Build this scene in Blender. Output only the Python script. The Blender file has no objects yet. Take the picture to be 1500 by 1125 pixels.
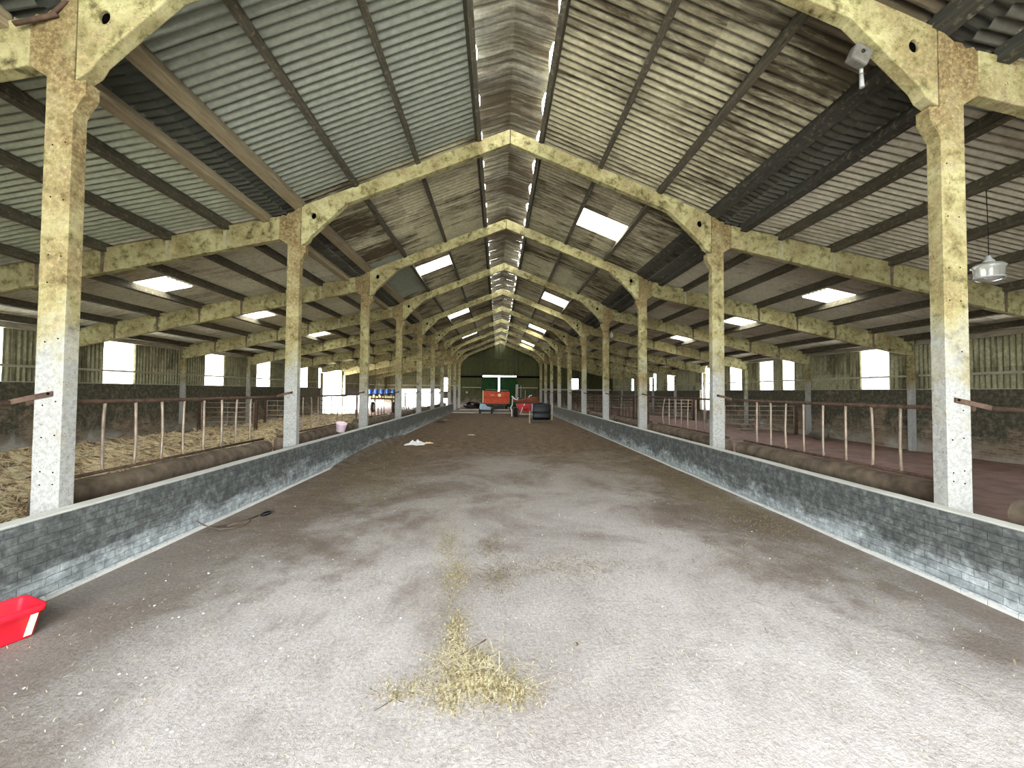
import bpy, bmesh, math, random
from mathutils import Vector, Matrix
random.seed(7)
S = bpy.context.scene
COL = S.collection

# ------------------------------------------------------------------ camera
F_PX, CX, CY = 613.0, 750.0, 556.2
YAW, PITCH, ROLL = .0328, .0279, .0074
cam_data = bpy.data.cameras.new('camera')
cam_data.sensor_width = 36.0
cam_data.lens = F_PX / 1500 * 36.0
cam_data.shift_y = (CY - 562.5) / 1500
cam_data.clip_end = 400
cam = bpy.data.objects.new('camera', cam_data)
COL.objects.link(cam)
fw = Vector((math.sin(YAW) * math.cos(PITCH), math.cos(YAW) * math.cos(PITCH), math.sin(PITCH)))
r0 = Vector((math.cos(YAW), -math.sin(YAW), 0))
u0 = r0.cross(fw)
rt = r0 * math.cos(ROLL) + u0 * math.sin(ROLL)
up = u0 * math.cos(ROLL) - r0 * math.sin(ROLL)
M = Matrix((rt, up, -fw)).transposed().to_4x4()
M.translation = Vector((-.2135, 0, 1.9))
cam.matrix_world = M
S.camera = cam

# ------------------------------------------------------------------ world, light, exposure
w = bpy.data.worlds.new('sky'); S.world = w
w.use_nodes = True
nt = w.node_tree; nt.nodes.clear()
wo = nt.nodes.new('ShaderNodeOutputWorld'); wb = nt.nodes.new('ShaderNodeBackground')
wb.inputs[0].default_value = (.93, .97, 1.0, 1); wb.inputs[1].default_value = 5.5
nt.links.new(wb.outputs[0], wo.inputs[0])
S.view_settings.view_transform = 'Standard'
S.view_settings.look = 'None'
S.view_settings.exposure = 2.15
S.view_settings.gamma = 1.0
S.view_settings.use_curve_mapping = False
S.cycles.max_bounces = 12
S.cycles.diffuse_bounces = 7
S.cycles.sample_clamp_indirect = 8.0
sun_d = bpy.data.lights.new('sun', 'SUN'); sun_d.energy = 2.5; sun_d.angle = .35
sun = bpy.data.objects.new('sun', sun_d); COL.objects.link(sun)
sun.rotation_euler = (math.radians(38), math.radians(-8), 0)

# ------------------------------------------------------------------ layout numbers
D1, BAY = 4.165, 4.693
def D(n): return D1 + BAY * (n - 1)          # front face of portal frame n
NF = 10                                       # frames 0..10, far gable behind
Y_NEAR, Y_FAR = D(-1) - .1, 51.1
ZA, SN = 7.75, .403                           # main roof sheet plane z = ZA - SN*|x|
ZB, SA = 6.68, .207                           # aisle roof sheet plane
XW = 13.88                                    # outer wall plane
ORD = ['front', 'first', 'second', 'third', 'fourth', 'fifth', 'sixth', 'seventh', 'eighth', 'ninth', 'tenth', 'eleventh']

# ------------------------------------------------------------------ material helpers
def mat(name):
    m = bpy.data.materials.new(name); m.use_nodes = True
    return m, m.node_tree, m.node_tree.nodes['Principled BSDF']
class N:
    """small node graph writer"""
    def __init__(s, nt):
        s.nt = nt; s.tc = nt.nodes.new('ShaderNodeTexCoord')
    def n(s, t, **k):
        x = s.nt.nodes.new(t)
        for a, b in k.items(): setattr(x, a, b)
        return x
    def l(s, a, b): s.nt.links.new(a, b)
    def put(s, sock, v):
        if hasattr(v, 'is_output') or hasattr(v, 'links'): s.l(v, sock)
        else: sock.default_value = v
    def coord(s, scale=(1, 1, 1), rnd=False, loc=(0, 0, 0)):
        mp = s.n('ShaderNodeMapping'); mp.inputs['Scale'].default_value = scale; mp.inputs['Location'].default_value = loc
        src = s.tc.outputs['Object']
        if rnd:
            oi = s.n('ShaderNodeObjectInfo'); c = s.n('ShaderNodeVectorMath', operation='SCALE')
            c.inputs[0].default_value = (37, 53, 71); s.l(oi.outputs['Random'], c.inputs['Scale'])
            a = s.n('ShaderNodeVectorMath', operation='ADD'); s.l(src, a.inputs[0]); s.l(c.outputs[0], a.inputs[1]); src = a.outputs[0]
        s.l(src, mp.inputs['Vector']); return mp.outputs[0]
    def noise(s, scale, vec, detail=4, rough=.55, dist=0):
        x = s.n('ShaderNodeTexNoise'); x.inputs['Scale'].default_value = scale; x.inputs['Detail'].default_value = detail
        x.inputs['Roughness'].default_value = rough; x.inputs['Distortion'].default_value = dist
        s.l(vec, x.inputs['Vector']); return x.outputs['Fac']
    def ramp(s, fac, stops):
        x = s.n('ShaderNodeValToRGB'); e = x.color_ramp.elements
        while len(e) < len(stops): e.new(.5)
        for i, (p, c) in enumerate(stops):
            e[i].position = p; e[i].color = (c if hasattr(c, '__len__') else (c, c, c)) + ((1,) if not hasattr(c, '__len__') or len(c) == 3 else ())
        s.l(fac, x.inputs[0]); return x.outputs['Color']
    def mix(s, fac, a, b, mode='MIX'):
        x = s.n('ShaderNodeMix', data_type='RGBA', blend_type=mode)
        s.put(x.inputs[0], fac); s.put(x.inputs[6], a if not isinstance(a, tuple) else a + (1,)); s.put(x.inputs[7], b if not isinstance(b, tuple) else b + (1,))
        return x.outputs[2]
    def math(s, op, a, b=0.0):
        x = s.n('ShaderNodeMath', operation=op); s.put(x.inputs[0], a); s.put(x.inputs[1], b); return x.outputs[0]
    def xyz(s, v=None):
        x = s.n('ShaderNodeSeparateXYZ'); s.l(v or s.tc.outputs['Object'], x.inputs[0]); return x.outputs
    def rng(s, v, a, b, c=0., d=1.):
        x = s.n('ShaderNodeMapRange'); s.put(x.inputs[0], v)
        for i, q in enumerate((a, b, c, d)): x.inputs[i + 1].default_value = q
        return x.outputs[0]
    def bump(s, bsdf, h, strength=.4, dist=.02):
        x = s.n('ShaderNodeBump'); x.inputs['Strength'].default_value = strength; x.inputs['Distance'].default_value = dist
        s.l(h, x.inputs['Height']); s.l(x.outputs[0], bsdf.inputs['Normal'])
def srgb(r, g, b):
    f = lambda c: (c / 255 / 12.92) if c / 255 <= .04045 else ((c / 255 + .055) / 1.055) ** 2.4
    return (f(r), f(g), f(b))
def simple(name, c, rough=.8, metal=0., var=.25, scale=8., spec=.3):
    m, t, b = mat(name); g = N(t)
    v = g.noise(scale, g.coord(rnd=True), 4)
    d = tuple(x * (1 - var) for x in c); l = tuple(min(1, x * (1 + var)) for x in c)
    g.l(g.ramp(v, [(.3, d), (.7, l)]), b.inputs['Base Color'])
    b.inputs['Roughness'].default_value = rough; b.inputs['Metallic'].default_value = metal
    b.inputs['Specular IOR Level'].default_value = spec
    return m

MT = {}
# precast concrete: pale and rubbed low down, algae-stained yellow green higher up
def concrete_frame(name, low=True, tint=1.0):
    m, t, b = mat(name); g = N(t)
    v = g.coord(rnd=True)
    big = g.noise(1.6, v, 5, .6, .4); fine = g.noise(22, v, 6, .7); med = g.noise(6, v, 5, .65)
    algae = g.ramp(med, [(.3, srgb(72, 62, 40)), (.43, srgb(136, 129, 88)), (.56, srgb(178, 172, 126)), (.75, srgb(200, 196, 162))])
    brown = g.ramp(fine, [(.32, srgb(56, 42, 27)), (.5, srgb(112, 90, 58)), (.68, srgb(162, 142, 102))])
    c = g.mix(g.ramp(g.math('ADD', g.math('MULTIPLY', big, .5), g.math('MULTIPLY', med, .5)), [(.46, 0.), (.6, .7)]), algae, brown)
    if low:
        pale = g.ramp(fine, [(.3, srgb(136, 136, 130)), (.6, srgb(166, 166, 161))])
        z = g.xyz()[2]
        zz = g.math('ADD', z, g.rng(big, .3, .7, -.9, .9))
        c = g.mix(g.rng(zz, 3.0, 5.2, 0, .65), c, brown)
        c = g.mix(g.rng(zz, 1.7, 2.9, 0, 1), pale, c)
    spots = g.ramp(g.noise(60, v, 2, .5), [(.27, (.3, .27, .2)), (.36, (1, 1, 1))])
    c = g.mix(1.0, c, spots, 'MULTIPLY')
    g.l(c, b.inputs['Base Color']); b.inputs['Roughness'].default_value = .93
    b.inputs['Specular IOR Level'].default_value = .2
    g.bump(b, g.math('ADD', fine, g.math('MULTIPLY', med, .8)), .5, .02)
    return m
MT['column'] = concrete_frame('stained_concrete', True)
MT['rafter'] = concrete_frame('algae_concrete', False)

# corrugated fibre-cement roof: per-sheet tone, brown water streaks running down the slope
def roofmat(name, a, b_, brown, amount, lo=.5, bump=.25, along='x', furrow=.7, low_band=0.):
    m, t, b = mat(name); g = N(t)
    P = g.xyz()
    row = g.math('FLOOR', g.math('MULTIPLY', P[1], 1 / 1.022)); cl = g.math('FLOOR', g.math('MULTIPLY', P[0] if along == 'x' else P[2], .37))
    cb = g.n('ShaderNodeCombineXYZ'); g.l(row, cb.inputs[0]); g.l(cl, cb.inputs[1])
    wn = g.n('ShaderNodeTexWhiteNoise', noise_dimensions='2D'); g.l(cb.outputs[0], wn.inputs['Vector'])
    sheet = wn.outputs['Value']
    st = g.noise(1.0, g.coord((.8, 9, .8)), 7, .72, .3)
    sp = g.noise(9, g.coord((1, 1.6, 1)), 6, .7)
    big = g.noise(.55, g.coord(), 4, .6)
    base = g.ramp(sp, [(.25, tuple(x * .72 for x in a)), (.5, a), (.75, b_)])
    base = g.mix(g.rng(sheet, 0, 1, 0, .2), base, (.12, .10, .07))
    f = g.math('ADD', g.math('MULTIPLY', st, .62), g.math('MULTIPLY', big, .38))
    f = g.math('ADD', f, g.rng(sheet, 0, 1, -.04, .04))
    if along == 'x': f = g.math('ADD', f, g.rng(g.math('ABSOLUTE', P[0]), 3.1, 3.6, 0, low_band))
    c = g.mix(g.ramp(f, [(lo, 0.), (lo + .13, amount)]), base, brown)
    # dirt line at side laps
    fr = g.math('FRACT', g.math('MULTIPLY', P[1], 1 / 1.022))
    lap = g.math('LESS_THAN', fr, .03)
    c = g.mix(g.math('MULTIPLY', lap, .6), c, (.03, .025, .015))
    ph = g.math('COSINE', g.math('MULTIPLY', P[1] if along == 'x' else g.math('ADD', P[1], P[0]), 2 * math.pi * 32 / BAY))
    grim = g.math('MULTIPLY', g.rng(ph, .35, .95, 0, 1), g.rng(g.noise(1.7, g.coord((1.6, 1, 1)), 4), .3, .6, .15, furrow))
    c = g.mix(grim, c, (.035, .03, .02))  # furrow grime that also paints in the shadow lines between ribs
    if along == 'x':
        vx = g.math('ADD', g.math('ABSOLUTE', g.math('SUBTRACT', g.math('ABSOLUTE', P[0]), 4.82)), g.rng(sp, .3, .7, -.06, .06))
        c = g.mix(g.rng(vx, .26, .36, .88, 0), c, (.03, .03, .026))  # valley band coloured near black: grime plus painted gloom between the beams
    g.l(c, b.inputs['Base Color']); b.inputs['Roughness'].default_value = .9
    b.inputs['Specular IOR Level'].default_value = .2
    g.bump(b, sp, bump, .012)
    return m
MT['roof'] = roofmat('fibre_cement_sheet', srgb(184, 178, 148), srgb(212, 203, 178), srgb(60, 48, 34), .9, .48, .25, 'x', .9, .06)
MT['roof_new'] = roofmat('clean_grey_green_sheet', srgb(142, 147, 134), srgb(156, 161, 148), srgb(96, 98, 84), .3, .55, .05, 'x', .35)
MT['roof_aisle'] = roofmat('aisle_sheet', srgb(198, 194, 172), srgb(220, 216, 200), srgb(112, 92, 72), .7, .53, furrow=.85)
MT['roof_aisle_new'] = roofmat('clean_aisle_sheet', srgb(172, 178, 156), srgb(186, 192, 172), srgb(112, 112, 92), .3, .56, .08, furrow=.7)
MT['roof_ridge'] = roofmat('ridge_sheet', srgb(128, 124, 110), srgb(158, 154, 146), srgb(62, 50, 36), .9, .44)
MT['clad'] = roofmat('wall_cladding', srgb(146, 144, 112), srgb(186, 184, 156), srgb(62, 52, 34), .8, .5, .2, 'z', .95)
MT['gable'] = roofmat('gable_cladding', srgb(92, 98, 62), srgb(118, 122, 84), srgb(48, 46, 28), .6, .5, .2, 'z')
MT['timber'] = None
def timber(name, dark, light):
    m, t, b = mat(name); g = N(t)
    v = g.coord((9, .8, 9), rnd=True); s = g.noise(3.2, v, 6, .65, .3); f = g.noise(14, g.coord(rnd=True), 4)
    c = g.ramp(s, [(.3, dark), (.7, light)])
    c = g.mix(g.ramp(f, [(.55, 0.), (.75, .5)]), c, srgb(150, 140, 112))
    g.l(c, b.inputs['Base Color']); b.inputs['Roughness'].default_value = .9; g.bump(b, s, .3, .01)
    return m
MT['timber'] = timber('dark_purlin', srgb(52, 48, 38), srgb(92, 86, 68))
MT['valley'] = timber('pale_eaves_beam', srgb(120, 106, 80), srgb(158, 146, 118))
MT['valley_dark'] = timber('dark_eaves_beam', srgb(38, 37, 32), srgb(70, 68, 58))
MT['rail_pale'] = timber('pale_side_rail', srgb(128, 122, 104), srgb(180, 174, 152))

# low rendered brick manger wall
def lowwall():
    m, t, b = mat('grey_manger_brick'); g = N(t)
    P = g.xyz(); cb = g.n('ShaderNodeCombineXYZ'); g.l(P[1], cb.inputs[0]); g.l(P[2], cb.inputs[1])
    v = g.coord()
    br = g.n('ShaderNodeTexBrick'); wv = g.n('ShaderNodeTexNoise'); wv.inputs['Scale'].default_value = 5; g.l(g.coord(), wv.inputs['Vector']); sc_ = g.n('ShaderNodeVectorMath', operation='SCALE'); g.l(wv.outputs['Color'], sc_.inputs[0]); sc_.inputs['Scale'].default_value = .035; ad_ = g.n('ShaderNodeVectorMath', operation='ADD'); g.l(cb.outputs[0], ad_.inputs[0]); g.l(sc_.outputs[0], ad_.inputs[1]); g.l(ad_.outputs[0], br.inputs['Vector'])
    br.inputs['Scale'].default_value = 1.0; br.inputs['Brick Width'].default_value = .225; br.inputs['Row Height'].default_value = .075
    br.inputs['Mortar Size'].default_value = .005; br.inputs['Mortar Smooth'].default_value = .9; br.inputs['Bias'].default_value = 0
    br.inputs['Color1'].default_value = (.78, .78, .78, 1); br.inputs['Color2'].default_value = (1.12, 1.12, 1.12, 1); br.inputs['Mortar'].default_value = (.5, .5, .5, 1)
    n1 = g.noise(2.2, g.coord((1, .6, 1.6)), 6, .65, .5); n2 = g.noise(11, v, 5, .7)
    dark = g.ramp(n2, [(.3, srgb(58, 62, 60)), (.5, srgb(84, 88, 86)), (.7, srgb(122, 126, 124))])
    white = g.ramp(n2, [(.3, srgb(128, 136, 138)), (.5, srgb(164, 172, 174)), (.7, srgb(212, 218, 220))])
    zf = g.rng(P[2], 0, .62, .30, -.26)
    f = g.ramp(g.math('ADD', n1, zf), [(.5, 0.), (.72, .9)])
    c = g.mix(f, dark, white)
    c = g.mix(.8, c, br.outputs['Color'], 'MULTIPLY')
    top = g.rng(P[2], .735, .75, 0, 1)
    c = g.mix(top, c, srgb(196, 196, 188))
    foot = g.rng(g.math('ADD', P[2], g.rng(n2, .3, .7, -.02, .02)), .03, .045, 1, 0)
    c = g.mix(g.math('MULTIPLY', foot, .7), c, srgb(222, 220, 212))
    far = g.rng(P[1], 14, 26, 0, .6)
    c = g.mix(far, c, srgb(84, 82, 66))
    g.l(c, b.inputs['Base Color']); b.inputs['Roughness'].default_value = .85
    h = g.math('ADD', g.math('MULTIPLY', br.outputs['Fac'], -.8), g.math('MULTIPLY', n2, .9))
    g.bump(b, h, .7, .012)
    return m
MT['manger'] = lowwall()
def blockwall():
    m, t, b = mat('old_brick_wall'); g = N(t)
    P = g.xyz(); cb = g.n('ShaderNodeCombineXYZ'); g.l(g.math('ADD', P[1], P[0]), cb.inputs[0]); g.l(P[2], cb.inputs[1])
    br = g.n('ShaderNodeTexBrick'); wv = g.n('ShaderNodeTexNoise'); wv.inputs['Scale'].default_value = 5; g.l(g.coord(), wv.inputs['Vector']); sc_ = g.n('ShaderNodeVectorMath', operation='SCALE'); g.l(wv.outputs['Color'], sc_.inputs[0]); sc_.inputs['Scale'].default_value = .035; ad_ = g.n('ShaderNodeVectorMath', operation='ADD'); g.l(cb.outputs[0], ad_.inputs[0]); g.l(sc_.outputs[0], ad_.inputs[1]); g.l(ad_.outputs[0], br.inputs['Vector'])
    br.inputs['Scale'].default_value = 1; br.inputs['Brick Width'].default_value = .23; br.inputs['Row Height'].default_value = .076
    br.inputs['Mortar Size'].default_value = .008; br.inputs['Mortar Smooth'].default_value = .4
    br.inputs['Color1'].default_value = srgb(116, 92, 72) + (1,); br.inputs['Color2'].default_value = srgb(152, 132, 108) + (1,); br.inputs['Mortar'].default_value = srgb(150, 144, 128) + (1,)
    n1 = g.noise(1.3, g.coord(), 6, .65, .6); n2 = g.noise(8, g.coord(), 5, .7)
    grime = g.ramp(n2, [(.3, srgb(38, 38, 30)), (.5, srgb(66, 64, 50)), (.7, srgb(108, 104, 84))])
    zf = g.rng(P[2], .4, 1.9, -.04, .2)
    c = g.mix(g.ramp(g.math('ADD', n1, zf), [(.42, .35), (.56, .97)]), br.outputs['Color'], grime)
    zl = g.rng(P[2], .1, 1.0, .14, -.2)
    c = g.mix(g.ramp(g.math('ADD', n1, zl), [(.5, 0.), (.7, .75)]), c, srgb(168, 164, 154))
    c = g.mix(g.rng(P[2], 2.05, 2.075, 0, .8), c, srgb(190, 188, 172))
    g.l(c, b.inputs['Base Color']); b.inputs['Roughness'].default_value = .95
    g.bump(b, g.math('SUBTRACT', n2, br.outputs['Fac']), .5, .015)
    return m
MT['block'] = blockwall()
def floormat():
    m, t, b = mat('dusty_concrete_floor'); g = N(t)
    P = g.xyz(); v = g.coord()
    n0 = g.noise(.5, v, 5, .6, .6); n1 = g.noise(2.6, g.coord((1, .7, 1)), 7, .7, .3); n2 = g.noise(34, v, 6, .75); n3 = g.noise(110, v, 3, .6)
    pale = g.ramp(g.math('ADD', g.math('MULTIPLY', n2, .6), g.math('MULTIPLY', n1, .4)), [(.32, srgb(134, 126, 118)), (.5, srgb(184, 178, 174)), (.66, srgb(212, 208, 206))])
    edge = g.ramp(n2, [(.3, srgb(104, 98, 92)), (.7, srgb(146, 139, 132))])
    n4 = g.noise(5.5, g.coord((.6, 1.5, 1)), 6, .75, .4)
    dirt = g.ramp(g.math('ADD', g.math('MULTIPLY', n4, .6), g.math('MULTIPLY', n2, .4)), [(.38, srgb(48, 37, 26)), (.5, srgb(104, 84, 62)), (.62, srgb(162, 142, 114))])
    ax = g.math('ABSOLUTE', g.math('SUBTRACT', P[0], .35))
    ef = g.math('ADD', g.math('ADD', ax, g.rng(n0, .3, .7, -.9, .9)), g.rng(n1, .3, .7, -.5, .5))
    c = g.mix(g.rng(ef, 2.1, 3.5, 0, .95), pale, edge)
    yf = g.math('ADD', g.math('ADD', P[1], g.math('MULTIPLY', ax, .55)), g.math('ADD', g.rng(n0, .3, .7, -2.4, 2.4), g.rng(n1, .3, .7, -1.6, 1.6)))
    c = g.mix(g.rng(yf, 5.0, 14.5, 0, .98), c, dirt)
    c = g.mix(g.math('MULTIPLY', g.rng(n4, .58, .7, 0, .5), g.rng(P[1], 2, 7, .35, 1)), c, srgb(86, 76, 66))
    wet = g.rng(g.math('ADD', n0, g.math('MULTIPLY', n1, .5)), .72, .9, 0, .55)
    c = g.mix(wet, c, srgb(112, 98, 88), 'MIX')
    g.l(c, b.inputs['Base Color'])
    b.inputs['Roughness'].default_value = .9
    b.inputs['Specular IOR Level'].default_value = .25
    g.bump(b, g.math('ADD', g.math('MULTIPLY', n1, 1.6), g.math('ADD', g.math('MULTIPLY', n2, .7), g.math('MULTIPLY', n3, .25))), .75, .025)
    return m
MT['floor'] = floormat()
MT['mud'] = simple('trodden_mud', srgb(118, 92, 82), .75, 0, .35, 3.0)
def strawbed():
    m, t, b = mat('straw_bedding'); g = N(t)
    v = g.coord((1, 1.8, 1)); a = g.noise(3.4, v, 6, .7, .8); f = g.noise(40, g.coord((1, 2.5, 1)), 4, .7)
    k = g.math('ADD', g.math('MULTIPLY', a, .65), g.math('MULTIPLY', f, .35))
    g.l(g.ramp(k, [(.41, srgb(52, 38, 26)), (.475, srgb(140, 112, 76)), (.54, srgb(228, 208, 164)), (.66, srgb(244, 232, 198))]), b.inputs['Base Color'])
    b.inputs['Roughness'].default_value = .95; g.bump(b, k, .8, .06); return m
MT['strawbed'] = strawbed()
MT['mortar'] = simple('dull_mortar', srgb(160, 154, 124), .9, 0, .2, 12.0)
MT['straw'] = simple('straw_stems', srgb(206, 196, 160), .8, 0, .4, 60.0)
def strawmix():
    m, t, b = mat('mixed_straw'); g = N(t)
    w_ = g.n('ShaderNodeTexWhiteNoise', noise_dimensions='3D'); q = g.n('ShaderNodeVectorMath', operation='SNAP'); q.inputs[1].default_value = (.012, .012, .5); g.l(g.tc.outputs['Object'], q.inputs[0]); g.l(q.outputs[0], w_.inputs['Vector'])
    g.l(g.ramp(w_.outputs['Value'], [(0, srgb(104, 90, 58)), (.35, srgb(150, 136, 92)), (.7, srgb(198, 184, 142)), (1, srgb(230, 222, 194))]), b.inputs['Base Color']); b.inputs['Roughness'].default_value = .8; return m
MT['straw_mix'] = strawmix()
MT['straw_dull'] = simple('old_straw_stems', srgb(132, 118, 88), .85, 0, .4, 30.0)
MT['steel'] = simple('rubbed_galvanised_steel', srgb(150, 134, 118), .5, .35, .3, 9.0, .5)
MT['rust'] = simple('rusty_steel', srgb(84, 66, 54), .8, .2, .4, 12.0)
MT['kerb'] = simple('dirty_trough_concrete', srgb(98, 86, 72), .95, 0, .5, 5.0)
MT['ledge'] = simple('pale_mortar', srgb(206, 205, 196), .9, 0, .12, 12.0)
MT['hole'] = simple('dark_hole', (.006, .005, .004), 1.0, 0, .1, 8., 0.)
MT['yard'] = simple('pale_yard', srgb(196, 194, 184), .9, 0, .12, 1.0)
MT['black'] = simple('black_plastic', (.006, .006, .008), .4, 0, .2, 4, .25)
MT['tyre'] = simple('tyre_rubber', (.02, .02, .02), .8, 0, .3, 10)
MT['orange'] = simple('orange_red_paint', srgb(196, 74, 34), .55, 0, .22, 3.0, .4)
MT['oldorange'] = simple('weathered_orange_paint', srgb(132, 66, 38), .75, 0, .4, 5.0)
MT['red'] = simple('dark_red_paint', srgb(176, 30, 34), .5, 0, .3, 4.0, .4)
MT['redtub'] = simple('red_plastic', srgb(214, 26, 46), .42, 0, .1, 5.0, .45)
MT['cream'] = simple('cream_label', srgb(238, 222, 168), .7, 0, .06, 8.0)
MT['white'] = simple('white_plastic', srgb(232, 232, 232), .5, 0, .06, 6.0)
MT['pink'] = simple('faded_pink_bucket', srgb(236, 214, 222), .6, 0, .1, 14.0)
MT['blue'] = simple('blue_drum_plastic', srgb(28, 74, 150), .35, 0, .15, 4.0, .5)
MT['paleblue'] = simple('pale_blue_paint', srgb(158, 184, 202), .5, 0, .15, 4.0, .5)
MT['green'] = simple('dark_green_door', srgb(30, 66, 30), .8, 0, .3, 2.0)
MT['yellow'] = simple('yellow_paint', srgb(206, 190, 110), .6, 0, .15, 5.0)
MT['grey'] = simple('grey_plastic', srgb(150, 150, 146), .5, 0, .12, 6.0)
MT['dullgrey'] = simple('dull_grey_casing', srgb(96, 94, 86), .6, 0, .25, 20.0)
MT['leaf'] = simple('leaves', srgb(120, 148, 70), .7, 0, .45, 2.0)
MT['twig'] = simple('twig_bark', srgb(86, 74, 60), .9, 0, .2, 20.0)
MT['stone'] = simple('broken_concrete', srgb(112, 106, 94), .95, 0, .3, 6.0)
def translucent(name, c):
    m, t, b = mat(name); g = N(t)
    tr = g.n('ShaderNodeBsdfTranslucent'); mx = g.n('ShaderNodeMixShader'); mx.inputs[0].default_value = .85
    v = g.ramp(g.noise(5, g.coord((1, 5, 1)), 4), [(.2, tuple(x * .8 for x in c)), (.6, c)])
    g.l(v, tr.inputs[0]); g.l(v, b.inputs['Base Color'])
    out = t.nodes['Material Output']; g.l(b.outputs[0], mx.inputs[1]); g.l(tr.outputs[0], mx.inputs[2]); g.l(mx.outputs[0], out.inputs[0])
    return m
MT['rooflight'] = translucent('translucent_rooflight', (.96, .93, .82))
MT['sidelight'] = translucent('translucent_side_light', (.97, .97, .97))
def glassmat():
    m, t, b = mat('clear_lamp_glass'); b.inputs['Base Color'].default_value = (.8, .82, .74, 1)
    b.inputs['Transmission Weight'].default_value = .75; b.inputs['Roughness'].default_value = .25; return m
MT['glass'] = glassmat()

# ------------------------------------------------------------------ mesh helpers
class MB:
    def __init__(s): s.v = []; s.f = []; s.mi = []; s.sm = []
    def add(s, vs, fs, mi=0, smooth=False):
        o = len(s.v); s.v += [tuple(p) for p in vs]
        for f in fs: s.f.append([i + o for i in f]); s.mi.append(mi); s.sm.append(smooth)
        return s
    def box(s, x0, x1, y0, y1, z0, z1, mi=0):
        vs = [(x, y, z) for z in (z0, z1) for y in (y0, y1) for x in (x0, x1)]
        return s.add(vs, [(0, 2, 3, 1), (4, 5, 7, 6), (0, 1, 5, 4), (2, 6, 7, 3), (0, 4, 6, 2), (1, 3, 7, 5)], mi)
    def prism(s, pts, axis, a, b, mi=0, hole=None):
        """outline pts (u,w) extruded along axis from a to b; for 'y' u=x w=z, for 'x' u=y w=z, for 'z' u=x w=y"""
        bm = bmesh.new()
        P = {'y': lambda u, w, t: (u, t, w), 'x': lambda u, w, t: (t, u, w), 'z': lambda u, w, t: (u, w, t)}[axis]
        loops = [pts] + ([hole] if hole else [])
        es = []
        for L in loops:
            vv = [bm.verts.new(P(u, w_, a)) for u, w_ in L]
            es += [bm.edges.new((vv[i], vv[(i + 1) % len(vv)])) for i in range(len(vv))]
        bmesh.ops.triangle_fill(bm, use_beauty=True, use_dissolve=False, edges=es)
        if hole:
            hc = Vector(P(sum(u for u, _ in hole) / len(hole), sum(q for _, q in hole) / len(hole), a)); hr = max((Vector(P(u, q, a)) - hc).length for u, q in hole)
            bad = [f for f in bm.faces if all((v.co - hc).length < hr * 1.01 for v in f.verts)]
            if bad: bmesh.ops.delete(bm, geom=bad, context='FACES_ONLY')
        r = bmesh.ops.extrude_face_region(bm, geom=bm.faces[:])
        d = Vector(P(0, 0, b)) - Vector(P(0, 0, a))
        bmesh.ops.translate(bm, vec=d, verts=[e for e in r['geom'] if isinstance(e, bmesh.types.BMVert)])
        bmesh.ops.recalc_face_normals(bm, faces=bm.faces[:])
        bm.verts.index_update()
        s.add([v.co[:] for v in bm.verts], [[v.index for v in f.verts] for f in bm.faces], mi); bm.free(); return s
    def tube(s, pts, r, n=10, mi=0, caps=True, rr=None):
        pts = [Vector(p) for p in pts]; vs = []; fs = []; prev = None
        for i, p in enumerate(pts):
            t = (pts[min(i + 1, len(pts) - 1)] - pts[max(i - 1, 0)]).normalized()
            a = Vector((0, 0, 1)) if abs(t.z) < .9 else Vector((1, 0, 0))
            u = t.cross(a).normalized() if prev is None else (prev - t * prev.dot(t)).normalized()
            prev = u; q = t.cross(u); ra = rr[i] if rr else r
            for k in range(n):
                an = 2 * math.pi * k / n; vs.append(p + u * math.cos(an) * ra + q * math.sin(an) * ra)
        for i in range(len(pts) - 1):
            for k in range(n): fs.append((i * n + k, i * n + (k + 1) % n, (i + 1) * n + (k + 1) % n, (i + 1) * n + k))
        s.add(vs, fs, mi, True)
        if caps:
            o = len(s.v) - len(vs); s.f.append([o + k for k in range(n)][::-1]); s.mi.append(mi); s.sm.append(False)
            s.f.append([o + (len(pts) - 1) * n + k for k in range(n)]); s.mi.append(mi); s.sm.append(False)
        return s
    def lathe(s, prof, c, axis='z', n=24, mi=0, smooth=True):
        vs = []; fs = []
        for r, h in prof:
            for k in range(n):
                a = 2 * math.pi * k / n; u, v_ = r * math.cos(a), r * math.sin(a)
                vs.append({'z': (c[0] + u, c[1] + v_, c[2] + h), 'x': (c[0] + h, c[1] + u, c[2] + v_), 'y': (c[0] + u, c[1] + h, c[2] + v_)}[axis])
        for i in range(len(prof) - 1):
            for k in range(n): fs.append((i * n + k, i * n + (k + 1) % n, (i + 1) * n + (k + 1) % n, (i + 1) * n + k))
        return s.add(vs, fs, mi, smooth)
    def build(s, name, mats, parent=None, bevel=0, loc=None):
        me = bpy.data.meshes.new(name); me.from_pydata(s.v, [], s.f)
        for m in (mats if isinstance(mats, (list, tuple)) else [mats]): me.materials.append(MT[m] if isinstance(m, str) else m)
        me.polygons.foreach_set('material_index', s.mi); me.polygons.foreach_set('use_smooth', s.sm)
        me.update()
        o = bpy.data.objects.new(name, me); COL.objects.link(o)
        if parent: o.parent = parent
        if loc: o.location = loc
        if bevel:
            b = o.modifiers.new('bevel', 'BEVEL'); b.width = bevel; b.segments = 2; b.limit_method = 'ANGLE'; b.angle_limit = math.radians(40)
        return o
def tag(o, label, cat, group=None, kind=None):
    o['label'] = label; o['category'] = cat
    if group: o['group'] = group
    if kind: o['kind'] = kind
    return o
def struct(o): o['kind'] = 'structure'; return o
def empty(name, loc=(0, 0, 0), rz=0):
    o = bpy.data.objects.new(name, None); COL.objects.link(o); o.location = loc; o.rotation_euler = (0, 0, rz); o.empty_display_size = .1
    return o
def copy_tree(o, parent=None):
    c = o.copy(); COL.objects.link(c); c.parent = parent
    for ch in list(o.children): copy_tree(ch, c)
    return c

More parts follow.
